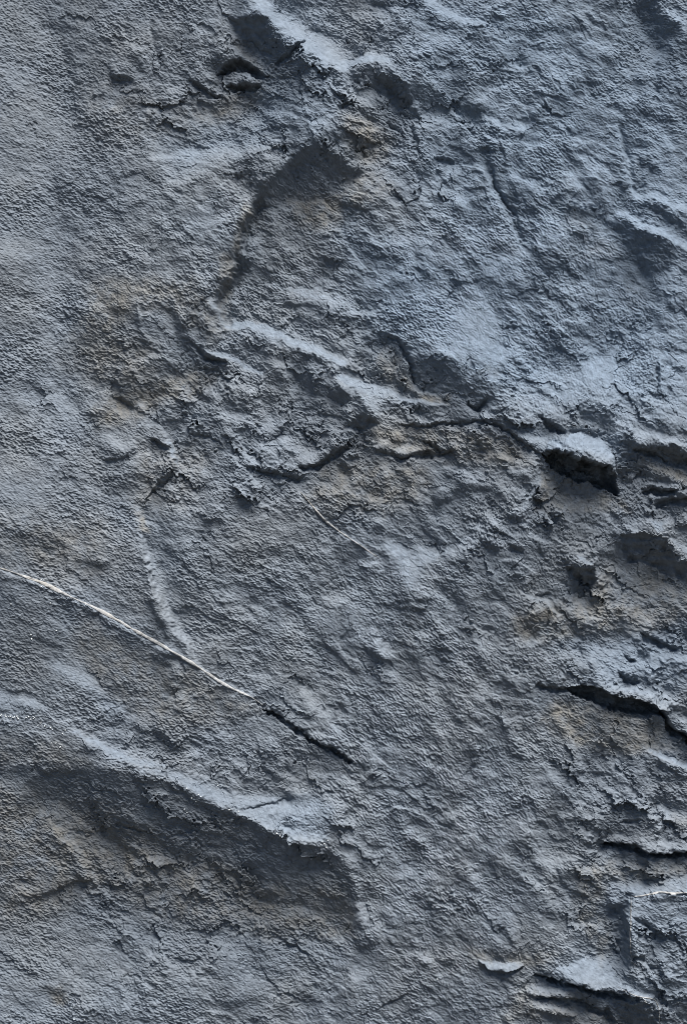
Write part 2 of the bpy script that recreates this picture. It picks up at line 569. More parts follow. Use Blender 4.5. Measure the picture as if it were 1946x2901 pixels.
# zones with the blue of skylight put into the stone colour: tile  amount  softness : outline
SKY_TINT = """
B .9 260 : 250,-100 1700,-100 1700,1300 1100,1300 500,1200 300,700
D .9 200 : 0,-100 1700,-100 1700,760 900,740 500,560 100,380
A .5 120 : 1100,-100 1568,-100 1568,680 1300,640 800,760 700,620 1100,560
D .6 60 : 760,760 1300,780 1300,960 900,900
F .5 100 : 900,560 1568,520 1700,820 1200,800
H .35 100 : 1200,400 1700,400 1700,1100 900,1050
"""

# smooth patches of rock (little grain): tile  amount  softness : outline
SMOOTH = """
G .75 30 : 650,0 780,0 900,50 1000,90 1100,120 1300,130 1420,120 1520,180 1500,290 1480,330 1400,300 1280,290 1200,250 1060,190 900,100 780,40
H .8 12 : 1220,530 1390,530 1480,500 1640,490 1640,540 1420,560 1310,575 1260,560
H .7 16 : 950,930 1100,880 1180,860 1230,920 1240,990 1150,990 1050,970
H .7 10 : 600,885 820,885 770,925 690,930
A .5 30 : 1150,0 1330,100 1568,200 1568,360 1420,250 1250,120
D .55 30 : 0,540 200,620 460,690 300,690 150,720 80,690
C .5 24 : 1050,320 1230,315 1568,470 1568,520 1300,420 1150,350
D .6 24 : 985,820 1060,800 1150,810 1200,860 1220,920 1190,940 1110,910 1050,890
D .6 26 : 920,1020 1000,1010 1120,1080 1230,1110 1250,1168 900,1168
F .5 40 : 1240,270 1400,260 1500,310 1700,330 1700,420 1200,420
F .5 30 : 1080,900 1400,960 1450,1010 1300,1040 1100,1000
F .5 30 : 180,130 420,180 560,120 380,230 330,350 280,350 250,250
E .5 30 : 230,680 420,720 480,820 580,890 500,920 420,840 260,740
E .5 30 : 0,820 180,860 240,920 60,920 -100,900
A .4 40 : 900,690 1150,650 1150,740 900,780
D .45 50 : 480,240 660,250 700,600 850,640 780,720 650,620 420,420
"""

# tan stain, with warm bounce light put into the colour too: tile  amount  softness : outline
TAN = """
A .8 40 : 1320,900 1568,880 1568,980 1500,1060 1360,1010
A .6 50 : 950,560 1150,480 1300,340 1220,330 1000,450 850,520
A .7 24 : 1060,180 1110,200 1190,290 1330,300 1180,330 1120,270
A .35 90 : 350,380 950,440 900,640 500,640
A .7 22 : 1130,920 1150,960 1090,1168 1060,1168 1100,1000
B .7 40 : 0,520 120,560 230,640 200,740 80,740 0,660
B .6 50 : 0,800 160,800 240,860 140,940 0,960
B .35 80 : 860,20 1380,80 1420,320 1200,260 1000,100
B .5 50 : 1000,800 1150,1000 1280,1168 1120,1168 980,960
C .7 40 : 420,700 560,600 900,520 980,560 900,640 680,700 600,760 440,790
C .6 60 : 420,100 900,120 1040,330 960,400 820,260 640,240 400,420 330,380
C .45 80 : 420,300 700,420 720,640 500,640 300,480
C .7 22 : 1000,0 1080,0 1040,140 1050,320 980,250
C .4 60 : 640,860 1000,880 940,1000 820,1160 600,1168
C .5 40 : 1480,960 1568,940 1600,1168 1400,1100
D .8 24 : 900,1000 1000,1005 1130,1080 1250,1110 1300,1168 880,1168
D .6 40 : 100,780 520,790 760,860 880,960 700,960 480,940 200,880
D .6 60 : -60,960 360,960 400,1060 200,1168 -60,1168
D .8 20 : 330,625 480,650 470,690 350,660
D .6 20 : 190,400 280,480 320,620 200,580 150,480
D .7 20 : 1340,940 1480,970 1568,1000 1568,1050 1440,1010
D .5 30 : 620,540 690,490 720,520 680,560
D .4 50 : 1250,20 1340,60 1400,260 1300,240
E .5 120 : 0,20 500,60 480,280 200,250 0,200
E .5 60 : 380,480 900,740 1200,900 1000,960 640,960 500,800 350,640
E .4 60 : -80,1000 300,1040 560,1168 -80,1168
E .8 16 : 620,0 650,0 690,90 640,80
F .7 50 : 1200,260 1400,260 1500,310 1640,330 1640,440 1400,560 1080,560 1000,480 1100,360
F .7 40 : 780,460 1000,420 1100,560 900,600 760,560
F .8 40 : 960,860 1200,900 1450,970 1480,1080 1300,1100 1080,1060 900,960
G .6 90 : -80,60 600,200 1000,520 1568,640 1568,800 1380,800 1200,770 700,700 500,560 0,700
G .5 60 : 840,400 1300,520 1568,560 1568,640 1000,620
G .8 24 : 190,190 270,250 370,420 440,520 400,530 280,380
G .7 22 : 180,1020 270,1010 300,1080 250,1100
H .7 40 : 1040,480 1180,420 1400,420 1640,420 1640,480 1400,520 1220,520 1180,620 1240,800 1180,900 1080,700
H .5 30 : -60,600 60,640 60,780 -60,800
H .5 30 : 560,830 860,850 1000,840 900,900 600,890
H .4 40 : 1500,200 1640,240 1640,300 1500,260
H .5 50 : 800,1000 1100,1040 1240,1168 700,1168
"""

def parse(text, kind_field):
    out = []
    for ln in text.strip().splitlines():
        head, pts = ln.split(':')
        hd = head.split()
        ox, oy = TILE[hd[0]]
        p = np.array([[float(c) for c in q.split(',')] for q in pts.split()])
        p = p * TS + (ox, oy)
        if kind_field:
            out.append((hd[1], float(hd[2]), float(hd[3]) * TS, p))
        else:
            out.append((float(hd[1]), float(hd[2]) * TS, p))
    return out

# ------------------------------------------------------------------ dense grid of the relief
STEP = 2.2
GRAIN = 0.18
MARG = 560.0
gu = np.arange(-MARG, UW + MARG, STEP, dtype=np.float32)
gv = np.arange(-MARG, VH + MARG, STEP, dtype=np.float32)
NU, NV = len(gu), len(gv)
GU, GV = np.meshgrid(gu, gv)
rng = np.random.default_rng(11)
fx = np.fft.rfftfreq(NU, STEP).astype(np.float32)[None, :] * 2 * math.pi
fy = np.fft.fftfreq(NV, STEP).astype(np.float32)[:, None] * 2 * math.pi

def field(lx, ly, ang=0.0, sharp=1.0):
    """random field with feature length lx along ang (degrees, down to the right) and ly across it; unit deviation"""
    w = rng.standard_normal((NV, NU)).astype(np.float32)
    a = math.radians(ang)
    ka = fx * math.cos(a) + fy * math.sin(a)
    kb = -fx * math.sin(a) + fy * math.cos(a)
    q = (ka * lx / 3.0) ** 2 + (kb * ly / 3.0) ** 2
    f = q ** (0.5 * sharp) * np.exp(-q * 0.5)
    r = np.fft.irfft2(np.fft.rfft2(w) * f, s=(NV, NU)).astype(np.float32)
    return r / r.std()

warp_u = 2.5 * field(130, 130) + 2.2 * field(34, 34) + 1.6 * field(12, 10)
warp_v = 2.5 * field(130, 130) + 2.2 * field(34, 34) + 1.6 * field(12, 10)
WU, WV = GU + warp_u, GV + warp_v

def sstep(x):
    x = np.clip(x, 0, 1)
    return x * x * (3 - 2 * x)

def window(p, pad):
    i0 = max(0, int((p[:, 0].min() - pad + MARG) / STEP)); i1 = min(NU, int((p[:, 0].max() + pad + MARG) / STEP) + 2)
    j0 = max(0, int((p[:, 1].min() - pad + MARG) / STEP)); j1 = min(NV, int((p[:, 1].max() + pad + MARG) / STEP) + 2)
    return slice(j0, j1), slice(i0, i1)

def line_dist(p, X, Y, closed=False):
    best = np.full(X.shape, 1e9, np.float32)
    tt = np.zeros(X.shape, np.float32)
    n = len(p)
    segs = [(p[i], p[(i + 1) % n]) for i in range(n if closed else n - 1)]
    L = [math.hypot(*(b - a)) for a, b in segs]
    tot, acc = sum(L) + 1e-6, 0.0
    for (a, b), l in zip(segs, L):
        d = b - a
        t = np.clip(((X - a[0]) * d[0] + (Y - a[1]) * d[1]) / (l * l + 1e-6), 0, 1)
        q = (X - a[0] - t * d[0]) ** 2 + (Y - a[1] - t * d[1]) ** 2
        m = q < best
        best = np.where(m, q, best)
        tt = np.where(m, (acc + t * l) / tot, tt)
        acc += l
    return np.sqrt(best), tt

def inside(p, X, Y):
    r = np.zeros(X.shape, bool)
    n = len(p)
    for i in range(n):
        (x0, y0), (x1, y1) = p[i], p[(i + 1) % n]
        if y0 == y1:
            continue
        c = (y0 > Y) != (y1 > Y)
        r ^= c & (X < (x1 - x0) * (Y - y0) / (y1 - y0) + x0)
    return r

def patch(p, soft, warped=True):
    """window and 0..1 mask of a soft-edged outline"""
    s = window(p, soft * 1.5 + 40)
    X, Y = (WU[s], WV[s]) if warped else (GU[s], GV[s])
    d, _ = line_dist(p, X, Y, True)
    sd = np.where(inside(p, X, Y), d, -d)
    return s, sstep(sd / (2 * soft + 1e-6) + 0.5), sd

slope = np.zeros((NV, NU), np.float32)
for kind, val, w, p in parse(SLOPES, True):
    if kind == 'S':
        s = window(p, w * 2.6 + 40)
        d, t = line_dist(p, WU[s], WV[s])
        ww = w * (0.55 + 0.45 * np.sin(math.pi * np.clip(t, 0.08, 0.92)))
        slope[s] += val * np.exp(-(d / (ww * 1.05)) ** 2.4)
    else:
        s, m, _ = patch(p, w)
        slope[s] += val * m

smooth = np.zeros((NV, NU), np.float32)
for amt, w, p in parse(SMOOTH, False):
    s, m, _ = patch(p, w)
    smooth[s] = np.maximum(smooth[s], 0.6 * amt * m)
tan = np.zeros((NV, NU), np.float32)
for amt, w, p in parse(TAN, False):
    s, m, _ = patch(p, w)
    tan[s] = np.maximum(tan[s], amt * m)

sky_tint = np.zeros((NV, NU), np.float32)
for amt, w, p in parse(SKY_TINT, False):
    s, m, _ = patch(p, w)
    sky_tint[s] = np.maximum(sky_tint[s], 0.62 * amt * m)

def signed(p, X, Y):
    """signed distance to a line (positive on the left of travel as seen) and place along it"""
    d, t = line_dist(p, X, Y)
    best = np.full(X.shape, 1e9, np.float32); sg = np.ones(X.shape, np.float32)
    for a, b in zip(p[:-1], p[1:]):
        e = b - a; l2 = (e ** 2).sum()
        q = np.clip(((X - a[0]) * e[0] + (Y - a[1]) * e[1]) / l2, 0, 1)
        dd = (X - a[0] - q * e[0]) ** 2 + (Y - a[1] - q * e[1]) ** 2
        c = e[0] * (Y - a[1]) - e[1] * (X - a[0])
        mk = dd < best
        best = np.where(mk, dd, best); sg = np.where(mk, np.where(c < 0, 1, -1), sg)
    return d * sg, t

def blob(u, v, ru, rv):
    return np.exp(-((GU - u) / ru) ** 2 - ((GV - v) / rv) ** 2).astype(np.float32)

broken = np.clip(0.32 + blob(900, 1150, 420, 230) + blob(1720, 1350, 300, 350) + blob(1750, 1850, 260, 160) + 0.5 * blob(1800, 2400, 260, 560)
                 + blob(650, 230, 300, 150) + blob(1100, 330, 260, 200) + 0.6 * blob(330, 1130, 300, 220) + 0.9 * blob(450, 2400, 460, 300), 0, 1)
broken = np.clip(broken + 0.9 * blob(1840, 2290, 150, 110) + 0.3 * blob(1860, 2640, 120, 190) + 0.6 * blob(1800, 2000, 180, 90), 0, 1.5)
broken *= 0.35 + 0.65 * np.clip(field(160, 110, 30) * 0.6 + 0.5, 0, 1)
# weathering lumps at middle sizes, running with the cleavage
diag = np.clip(blob(1500, 900, 500, 700) + blob(1250, 2250, 420, 700) + blob(700, 800, 300, 400), 0, 1)
lump = (0.08 * field(150, 90, 25) + 0.12 * field(70, 38, 22)
        + 0.12 * diag * field(110, 34, 56) + 0.10 * field(36, 20, 20))
calm = 0.55 + 0.45 * sstep((GU - 350 + 0.1 * GV) / 500)          # the left edge is evener
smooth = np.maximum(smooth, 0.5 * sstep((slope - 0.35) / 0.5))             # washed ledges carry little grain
sky_tint = np.maximum(sky_tint, np.clip(0.5 * smooth, 0, 0.34))                          # and skylight blue put into their colour
quiet = 1 - 0.6 * np.clip(slope / 0.6, 0, 1) - 0.15 * np.clip(-slope / 0.6, 0, 1)
lump *= 0.6 + 0.6 * broken
lump += 0.10 * np.clip(blob(1200, 2100, 460, 620), 0, 1) * field(150, 40, 58)
slope += lump * (1 - 0.75 * smooth) * calm * quiet

pos, neg = np.clip(slope, 0, None), np.clip(slope, None, 0)
pos = 1.3 * np.tanh(pos / 1.3)
neg = 1.9 * np.tanh(neg / 1.9)
G = pos * 1.4 + neg * 0.75
G -= G.mean()

# integrate the slopes along the fall line into one relief
LX, LY = -0.26, 0.965
kl = fx * LX + fy * LY
kt = -fx * LY + fy * LX
lam, eps = 0.045, (2 * math.pi / 2600.0) ** 2
den = kl ** 2 + lam * kt ** 2 + eps
H = np.fft.irfft2(np.fft.rfft2(G.astype(np.float32)) * (-1j * kl) / den, s=(NV, NU)).astype(np.float32)

for amt, reach, p in parse(STEPS, False):
    reach /= TS
    s = window(p, reach * 2.5)
    sd, t = signed(p, WU[s], WV[s])
    tap = np.clip(np.sin(math.pi * t), 0, 1) ** 0.6
    H[s] += 0.5 * amt * tap * np.tanh(sd / 6.0) * np.exp(-np.abs(sd) / reach)
for amt, w, p in parse(CRACKS, False):
    w /= TS
    s = window(p, w * 4)
    d, t = line_dist(p, WU[s], WV[s])
    tap = 0.35 + 0.65 * np.clip(np.sin(math.pi * t), 0, 1) ** 0.7
    H[s] -= amt * tap * np.exp(-(d / (w * (0.4 + 0.6 * tap))) ** 2)

pitted = field(34, 20, 25)
for amt, w, p in parse(HOLLOWS, False):
    s, m, _ = patch(p, w)
    H[s] -= amt * m * np.clip(0.9 + (0.08 if amt > 40 else 0.28) * pitted[s], 0.3, 1.3)

# grain of the stone
g0 = field(8.6, 4.8, 16); g1 = field(8.6, 4.8, 36); g2 = field(5.0, 8.0, 12)
vert = np.clip(blob(1750, 1250, 330, 420) + blob(1480, 1500, 200, 130), 0, 1)
grain = g0 * (1 - diag) * (1 - vert) + g1 * diag * (1 - vert) + g2 * vert
grain = np.sign(grain) * np.abs(grain) ** 0.8 + 0.9 * np.abs(field(13, 7.5, 22)) ** 0.75      # grit with fine cracks between
rough = 0.75 + 0.35 * field(160, 120, 20)
rough = np.clip(rough, 0.5, 1.4) * (1 - 0.85 * smooth)
fine = grain + 0.7 * field(22, 12, 25)
fine *= GRAIN / np.abs(np.gradient(fine, STEP, axis=0)).std()          # typical steepness of the grain
H += fine * rough
def facets(cell, ang, seed):
    """broken stone: every cell of a ragged mosaic is a small plane of its own, a step above or below the next"""
    r = np.random.default_rng(seed)
    a = math.radians(ang)
    X = ((WU + 1.5 * warp_u) * math.cos(a) + (WV + 1.5 * warp_v) * math.sin(a)) / cell + 80
    Y = (-(WU + 1.5 * warp_u) * math.sin(a) + (WV + 1.5 * warp_v) * math.cos(a)) / (cell * 0.55) + 160
    n = 400
    jx, jy, sx, sy, of = (r.random((n, n)).astype(np.float32), r.random((n, n)).astype(np.float32), r.standard_normal((n, n)).astype(np.float32),
                          r.standard_normal((n, n)).astype(np.float32), r.standard_normal((n, n)).astype(np.float32))
    ix, iy = np.floor(X).astype(int), np.floor(Y).astype(int)
    best = np.full(X.shape, 1e9, np.float32); h = np.zeros(X.shape, np.float32)
    for dx in (-1, 0, 1):
        for dy in (-1, 0, 1):
            cx, cy = (ix + dx) % n, (iy + dy) % n
            ox, oy = X - (ix + dx + jx[cy, cx]), Y - (iy + dy + jy[cy, cx])
            d = ox ** 2 + oy ** 2
            m = d < best
            best = np.where(m, d, best)
            h = np.where(m, cell * (0.10 * sx[cy, cx] * ox + 0.10 * sy[cy, cx] * oy) + 0.035 * cell * of[cy, cx], h)
    return h
H += (0.85 * facets(120, 32, 5) + 0.8 * facets(52, 28, 6)) * broken * quiet * (1 - smooth) * calm
edge1 = np.tanh(5 * field(120, 66, 32)) * np.clip(field(210, 210) - 0.1, 0, 1.2)       # broken little steps and creases
edge2 = np.tanh(5 * field(48, 26, 28)) * np.clip(field(110, 110), 0, 1.3)
crease = np.abs(field(64, 36, 36))
keep_r = 1 - 0.85 * smooth
H += (2.1 * edge1 + 1.0 * edge2 + 0.9 * crease) * keep_r * calm
H += 0.25 * diag * field(54, 13, 50) * np.clip(field(140, 140) * 0.6 + 0.5, 0, 1.5) * keep_r
chips = np.clip(field(60, 26, 24) - 1.4, 0, None)
H -= 1.3 * chips * rough

# ------------------------------------------------------------------ helpers for meshes
def pos3(u, v, h):
    return np.stack([(u - UW / 2) * PX, -h * PX, ZMID + (VH / 2 - v) * PX], -1)

def sample(A, u, v):
    x = np.clip((np.asarray(u, np.float64) + MARG) / STEP, 0, NU - 1.001)
    y = np.clip((np.asarray(v, np.float64) + MARG) / STEP, 0, NV - 1.001)
    i, j = x.astype(int), y.astype(int)
    a, b = x - i, y - j
    return (A[j, i] * (1 - a) * (1 - b) + A[j, i + 1] * a * (1 - b) + A[j + 1, i] * (1 - a) * b + A[j + 1, i + 1] * a * b)

def mesh_np(name, verts, faces, mat, tint=None, parent=None, smooth_shade=False):
    me = bpy.data.meshes.new(name)
    k = faces.shape[1]
    me.vertices.add(len(verts)); me.vertices.foreach_set("co", np.ascontiguousarray(verts, np.float32).ravel())
    me.loops.add(faces.size); me.loops.foreach_set("vertex_index", np.ascontiguousarray(faces, np.int32).ravel())
    me.polygons.add(len(faces)); me.polygons.foreach_set("loop_start", np.arange(0, faces.size, k, dtype=np.int32))
    me.update(calc_edges=True)
    if not smooth_shade:
        me.shade_flat()
    if tint is not None:
        at = me.attributes.new("tan", 'FLOAT', 'POINT')
        tint = np.asarray(tint, np.float32).reshape(len(verts), -1)
        at.data.foreach_set("value", np.ascontiguousarray(tint[:, 0]))
        if tint.shape[1] > 1:
            at = me.attributes.new("sky_tint", 'FLOAT', 'POINT')
            at.data.foreach_set("value", np.ascontiguousarray(tint[:, 1]))
    me.materials.append(mat)
    o = bpy.data.objects.new(name, me)
    scn.collection.objects.link(o)
    if parent is not None:
        o.parent = parent
    return o

def tag(o, label=None, cat=None, kind=None, group=None):
    if label: o["label"] = label
    if cat: o["category"] = cat
    if kind: o["kind"] = kind
    if group: o["group"] = group
    return o

# ------------------------------------------------------------------ materials
def stone(name, base, warm, rough, grain_amt=0.35):
    m = bpy.data.materials.new(name)
    m.use_nodes = True
    nt = m.node_tree; N = nt.nodes; Lk = nt.links
    b = N["Principled BSDF"]
    tc = N.new("ShaderNodeTexCoord")
    at = N.new("ShaderNodeAttribute"); at.attribute_name = "tan"
    n1 = N.new("ShaderNodeTexNoise"); n1.inputs["Scale"].default_value = 4.0; n1.inputs["Detail"].default_value = 8
    n2 = N.new("ShaderNodeTexNoise"); n2.inputs["Scale"].default_value = 70.0; n2.inputs["Detail"].default_value = 6
    n3 = N.new("ShaderNodeTexNoise"); n3.inputs["Scale"].default_value = 240.0; n3.inputs["Detail"].default_value = 4
    for n in (n1, n2, n3):
        Lk.new(tc.outputs["Object"], n.inputs["Vector"])
    mix = N.new("ShaderNodeMix"); mix.data_type = 'RGBA'
    mix.inputs["A"].default_value = (*base, 1); mix.inputs["B"].default_value = (*warm, 1)
    add = N.new("ShaderNodeMath"); add.operation = 'MULTIPLY_ADD'
    Lk.new(n1.outputs[0], add.inputs[0]); add.inputs[1].default_value = 1.0; add.inputs[2].default_value = -0.42
    n4 = N.new("ShaderNodeTexNoise"); n4.inputs["Scale"].default_value = 26.0; n4.inputs["Detail"].default_value = 9; n4.inputs["Roughness"].default_value = 0.7
    Lk.new(tc.outputs["Object"], n4.inputs["Vector"])
    brk = N.new("ShaderNodeMapRange"); brk.inputs["From Min"].default_value = 0.38; brk.inputs["From Max"].default_value = 0.62
    brk.inputs["To Min"].default_value = 0.25; brk.inputs["To Max"].default_value = 1.15
    Lk.new(n4.outputs[0], brk.inputs["Value"])
    sm = N.new("ShaderNodeMath"); sm.operation = 'MULTIPLY_ADD'; sm.use_clamp = True
    Lk.new(at.outputs["Fac"], sm.inputs[0]); Lk.new(brk.outputs[0], sm.inputs[1]); Lk.new(add.outputs[0], sm.inputs[2])
    Lk.new(sm.outputs[0], mix.inputs["Factor"])
    ac = N.new("ShaderNodeAttribute"); ac.attribute_name = "sky_tint"
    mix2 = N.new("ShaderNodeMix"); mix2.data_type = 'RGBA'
    mix2.inputs["B"].default_value = (0.156, 0.212, 0.280, 1)  # blue of the skylight, mixed into the stone colour
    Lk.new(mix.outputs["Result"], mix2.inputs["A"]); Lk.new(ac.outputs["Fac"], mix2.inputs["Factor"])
    val = N.new("ShaderNodeMapRange")
    val.inputs["From Min"].default_value = 0.3; val.inputs["From Max"].default_value = 0.7
    val.inputs["To Min"].default_value = 0.80; val.inputs["To Max"].default_value = 1.2
    Lk.new(n2.outputs[0], val.inputs["Value"])
    mul = N.new("ShaderNodeVectorMath"); mul.operation = 'SCALE'
    Lk.new(mix2.outputs["Result"], mul.inputs[0]); Lk.new(val.outputs[0], mul.inputs["Scale"])
    Lk.new(mul.outputs[0], b.inputs["Base Color"])
    b.inputs["Roughness"].default_value = rough
    b.inputs["Specular IOR Level"].default_value = 0.18
    bp = N.new("ShaderNodeBump"); bp.inputs["Strength"].default_value = grain_amt; bp.inputs["Distance"].default_value = 0.003
    Lk.new(n3.outputs[0], bp.inputs["Height"]); Lk.new(bp.outputs[0], b.inputs["Normal"])
    return m

M_ROCK = stone("slate_rock", (0.182, 0.207, 0.236), (0.209, 0.200, 0.180), 0.75)
M_PALE = stone("pale_lit_edge", (0.37, 0.37, 0.365), (0.345, 0.325, 0.29), 0.6, 0.2)  # pale colour stands for the brightness of lit edges
M_GRAIN = stone("white_grain", (0.62, 0.64, 0.64), (0.6, 0.6, 0.57), 0.4, 0.1)
M_SOIL = stone("soil", (0.04, 0.036, 0.03), (0.035, 0.03, 0.024), 0.9)

# ------------------------------------------------------------------ loose pieces: outline, lift at upper and lower edge, undercut
def T(tile, pts):
    p = np.array([[float(c) for c in q.split(',')] for q in pts.split()])
    return p * TS + TILE[tile]

PIECES = [
 ("rock_flake", "rock flake", "thick undercut flake with rounded pale blue top, overhanging the blackest hollow on the face",
  T('D', "890,905 930,850 985,830 1060,798 1150,808 1205,860 1226,930 1240,1000 1228,1010 1190,965 1120,955 1050,935 1000,912 940,905"), 0, 44, 40),
 ("rock_flake", "rock flake", "long jutting flake with ribbed top above a narrow black slit, near the right edge",
  T('F', "1000,800 1060,770 1130,730 1230,750 1330,790 1440,850 1500,905 1480,915 1420,885 1340,862 1260,846 1180,812 1090,788"), 0, 26, 30),
 ("rock_block", "rock block", "square-cornered block with a thin white rim along its top and left edges",
  T('H', "1310,578 1360,582 1430,558 1500,568 1640,555 1640,1060 1500,1040 1430,985 1330,910 1300,870 1296,790 1296,700 1302,630"), 14, 10, 10),
 ("rock_block", "rock block", "rough lumpy block undercut by a curved black slit, above the smooth pale shelf",
  T('H', "1225,270 1260,240 1300,190 1340,120 1400,60 1640,60 1640,385 1560,388 1450,395 1380,380 1320,352 1240,345 1180,335 1200,300"), 0, 16, 14),
 ("rock_flake", "rock flake", "small smooth lens-shaped flake low on the face, flat top edge and curved underside",
  T('H', "605,886 700,880 830,884 800,908 750,924 690,928 640,912"), 0, 16, 12),
 ("rock_ledge", "rock ledge", "smooth wedge-shaped blue ledge pointing left above the thin stacked flakes",
  T('H', "885,955 960,925 1060,890 1150,862 1200,868 1235,920 1260,975 1330,1020 1330,1040 1240,1020 1160,1008 1100,1004 1000,985"), 0, 20, 16),
 ("rock_flake", "rock flake", "upper of two thin flakes stacked beneath the smooth wedge-shaped ledge",
  T('H', "810,1015 870,1006 960,1010 1050,1022 1090,1048 1050,1066 960,1056 880,1044 830,1034"), 0, 13, 10),
 ("rock_flake", "rock flake", "lower of two thin flakes stacked beneath the smooth wedge-shaped ledge",
  T('H', "845,1066 900,1068 980,1090 1060,1112 1080,1135 1040,1140 950,1122 880,1096"), 0, 12, 10),
]
jag_u, jag_v = 1.6 * field(30, 30) + 0.6 * field(9, 9), 1.6 * field(30, 30) + 0.6 * field(9, 9)
piece_id = np.zeros((NV, NU), np.int16)
lift = np.zeros((NV, NU), np.float32)
sink = np.zeros((NV, NU), np.float32)
for k, (nm, cat, lab, p, l0, l1, uc) in enumerate(PIECES):
    s = window(p, 40)
    fj = min(1.0, math.hypot(*(p.max(0) - p.min(0))) / 330.0)
    X, Y = GU[s] + fj * (1.3 * warp_u[s] + jag_u[s]), GV[s] + fj * (1.3 * warp_v[s] + jag_v[s])
    m = inside(p, X, Y)
    d, _ = line_dist(p, X, Y, True)
    pr = X * LX + Y * LY
    lo, hi = pr[m].min(), pr[m].max()
    t = np.clip((pr - lo) / (hi - lo + 1e-6), 0, 1)
    li = 0.4 + l0 + (l1 - l0) * t ** 1.2
    xx = (X - X[m].min()) / (X[m].max() - X[m].min())
    li = li * np.clip(0.25 + 1.5 * xx, 0, 1) * np.clip(0.3 + 3.5 * (1 - xx), 0, 1)
    li = li * (0.72 + 0.28 * np.minimum(1, d / 14.0) ** 0.6)              # worn edge
    piece_id[s] = np.where(m, k + 1, piece_id[s])
    lift[s] = np.where(m, li, lift[s])
    sink[s] = np.maximum(sink[s], np.where(m, np.clip(d - 5, 0, 10), 0))

# ------------------------------------------------------------------ the rock face and its slabs
M2 = 60.0                                            # the finely built part reaches this far past the frame
i0, i1 = int((MARG - M2) / STEP), int((MARG + UW + M2) / STEP)
j0, j1 = int((MARG - M2) / STEP), int((MARG + VH + M2) / STEP)
HB = (H - sink)[j0:j1, i0:i1]
UB, VB, TB = GU[j0:j1, i0:i1], GV[j0:j1, i0:i1], tan[j0:j1, i0:i1]
WUB, WVB = WU[j0:j1, i0:i1], WV[j0:j1, i0:i1]
nv, nu = HB.shape

def C(t, x, y):
    return (TILE[t][0] + x * TS, TILE[t][1] + y * TS)
e_line = [C('E', -500, 100), C('E', 0, 252), C('E', 200, 322), C('E', 440, 437), C('E', 680, 572), C('E', 900, 697), C('E', 1060, 802), C('E', 1290, 935), C('E', 1500, 1080), C('E', 1568, 1125)]
l_line = [C('G', 1568, 390), C('G', 1450, 330), C('G', 1280, 298), C('G', 1060, 195), C('G', 900, 108), C('G', 760, 40), C('E', 480, 1115), C('E', 300, 1020), C('E', 0, 950), C('E', -500, 900)]
upper_line = [C('A', 1150, 900), C('A', 1110, 1040), C('C', 1040, 150), C('C', 1030, 320), C('C', 1300, 385), C('C', 1540, 500), C('D', 100, 640), C('D', 300, 690), C('D', 540, 775), C('D', 700, 775), C('D', 890, 905), C('D', 1240, 1010), C('D', 1400, 1010), C('D', 2400, 1100)]
hollow_top = [C('A', 1150, 880), C('A', 1330, 740), C('A', 1380, 690), C('B', 60, 750)]
left_line = [C('A', 1110, 1040), C('C', 1030, 320), C('C', 900, 440), C('C', 830, 760), C('C', 800, 970), C('C', 660, 1140), C('E', 660, 160), C('E', 760, 420), C('E', 880, 690)]
REG = [
 ("rock_slab", "strip of stone between the long lit-edge seam and the smooth ledge", e_line + l_line),
 ("rock_slab", "dark brownish slab hanging back below the smooth diagonal ledge",
  l_line[::-1] + [C('G', 1590, 640), C('H', 60, 760), C('H', 90, 1168), C('H', 90, 1500), C('G', -500, 1500)]),
 ("rock_slab", "big pale blue slab above the black crack on the right", upper_line + [(2700, -500), C('B', 400, -600), C('B', -10, 300), C('B', 60, 760)] + hollow_top[::-1]),
 ("rock_slab", "pale even slab on the left, above the long lit-edge seam",
  [(-500, -500), C('B', 400, -600), C('B', -10, 300), C('B', 60, 760)] + hollow_top[::-1] + left_line + e_line[:6][::-1]),
]
rid = np.zeros((nv, nu), np.int16)
for k, (nm, lab, p) in enumerate(REG):
    rid = np.where((rid == 0) & inside(np.array(p), UB + 0.4 * (WUB - UB), VB + 0.4 * (WVB - VB)), k + 1, rid)

V3 = pos3(UB, VB, HB).reshape(-1, 3)
idx = np.arange(nv * nu, dtype=np.int32).reshape(nv, nu)
quads = np.stack([idx[:-1, :-1], idx[1:, :-1], idx[1:, 1:], idx[:-1, 1:]], -1).reshape(-1, 4)
fr = rid[:-1, :-1].ravel()
tb = np.stack([TB.ravel(), sky_tint[j0:j1, i0:i1].ravel()], -1)

def sub(name, sel, parent):
    f = quads[sel]
    used = np.zeros(len(V3), bool); used[f.ravel()] = True
    remap = np.cumsum(used) - 1
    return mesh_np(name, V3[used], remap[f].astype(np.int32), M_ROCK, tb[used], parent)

face = bpy.data.objects.new("rock_face", None)
scn.collection.objects.link(face)
tag(face, "weathered blue-grey rock face with rough grain, ledges and dark undercut hollows, filling the view", "rock face", "structure")
o = sub("rock_slab", fr == 0, face); o["label"] = "wide evenly grained slab across the middle and lower right"
for k, (nm, lab, p) in enumerate(REG):
    o = sub(nm, fr == k + 1, face); o["label"] = lab

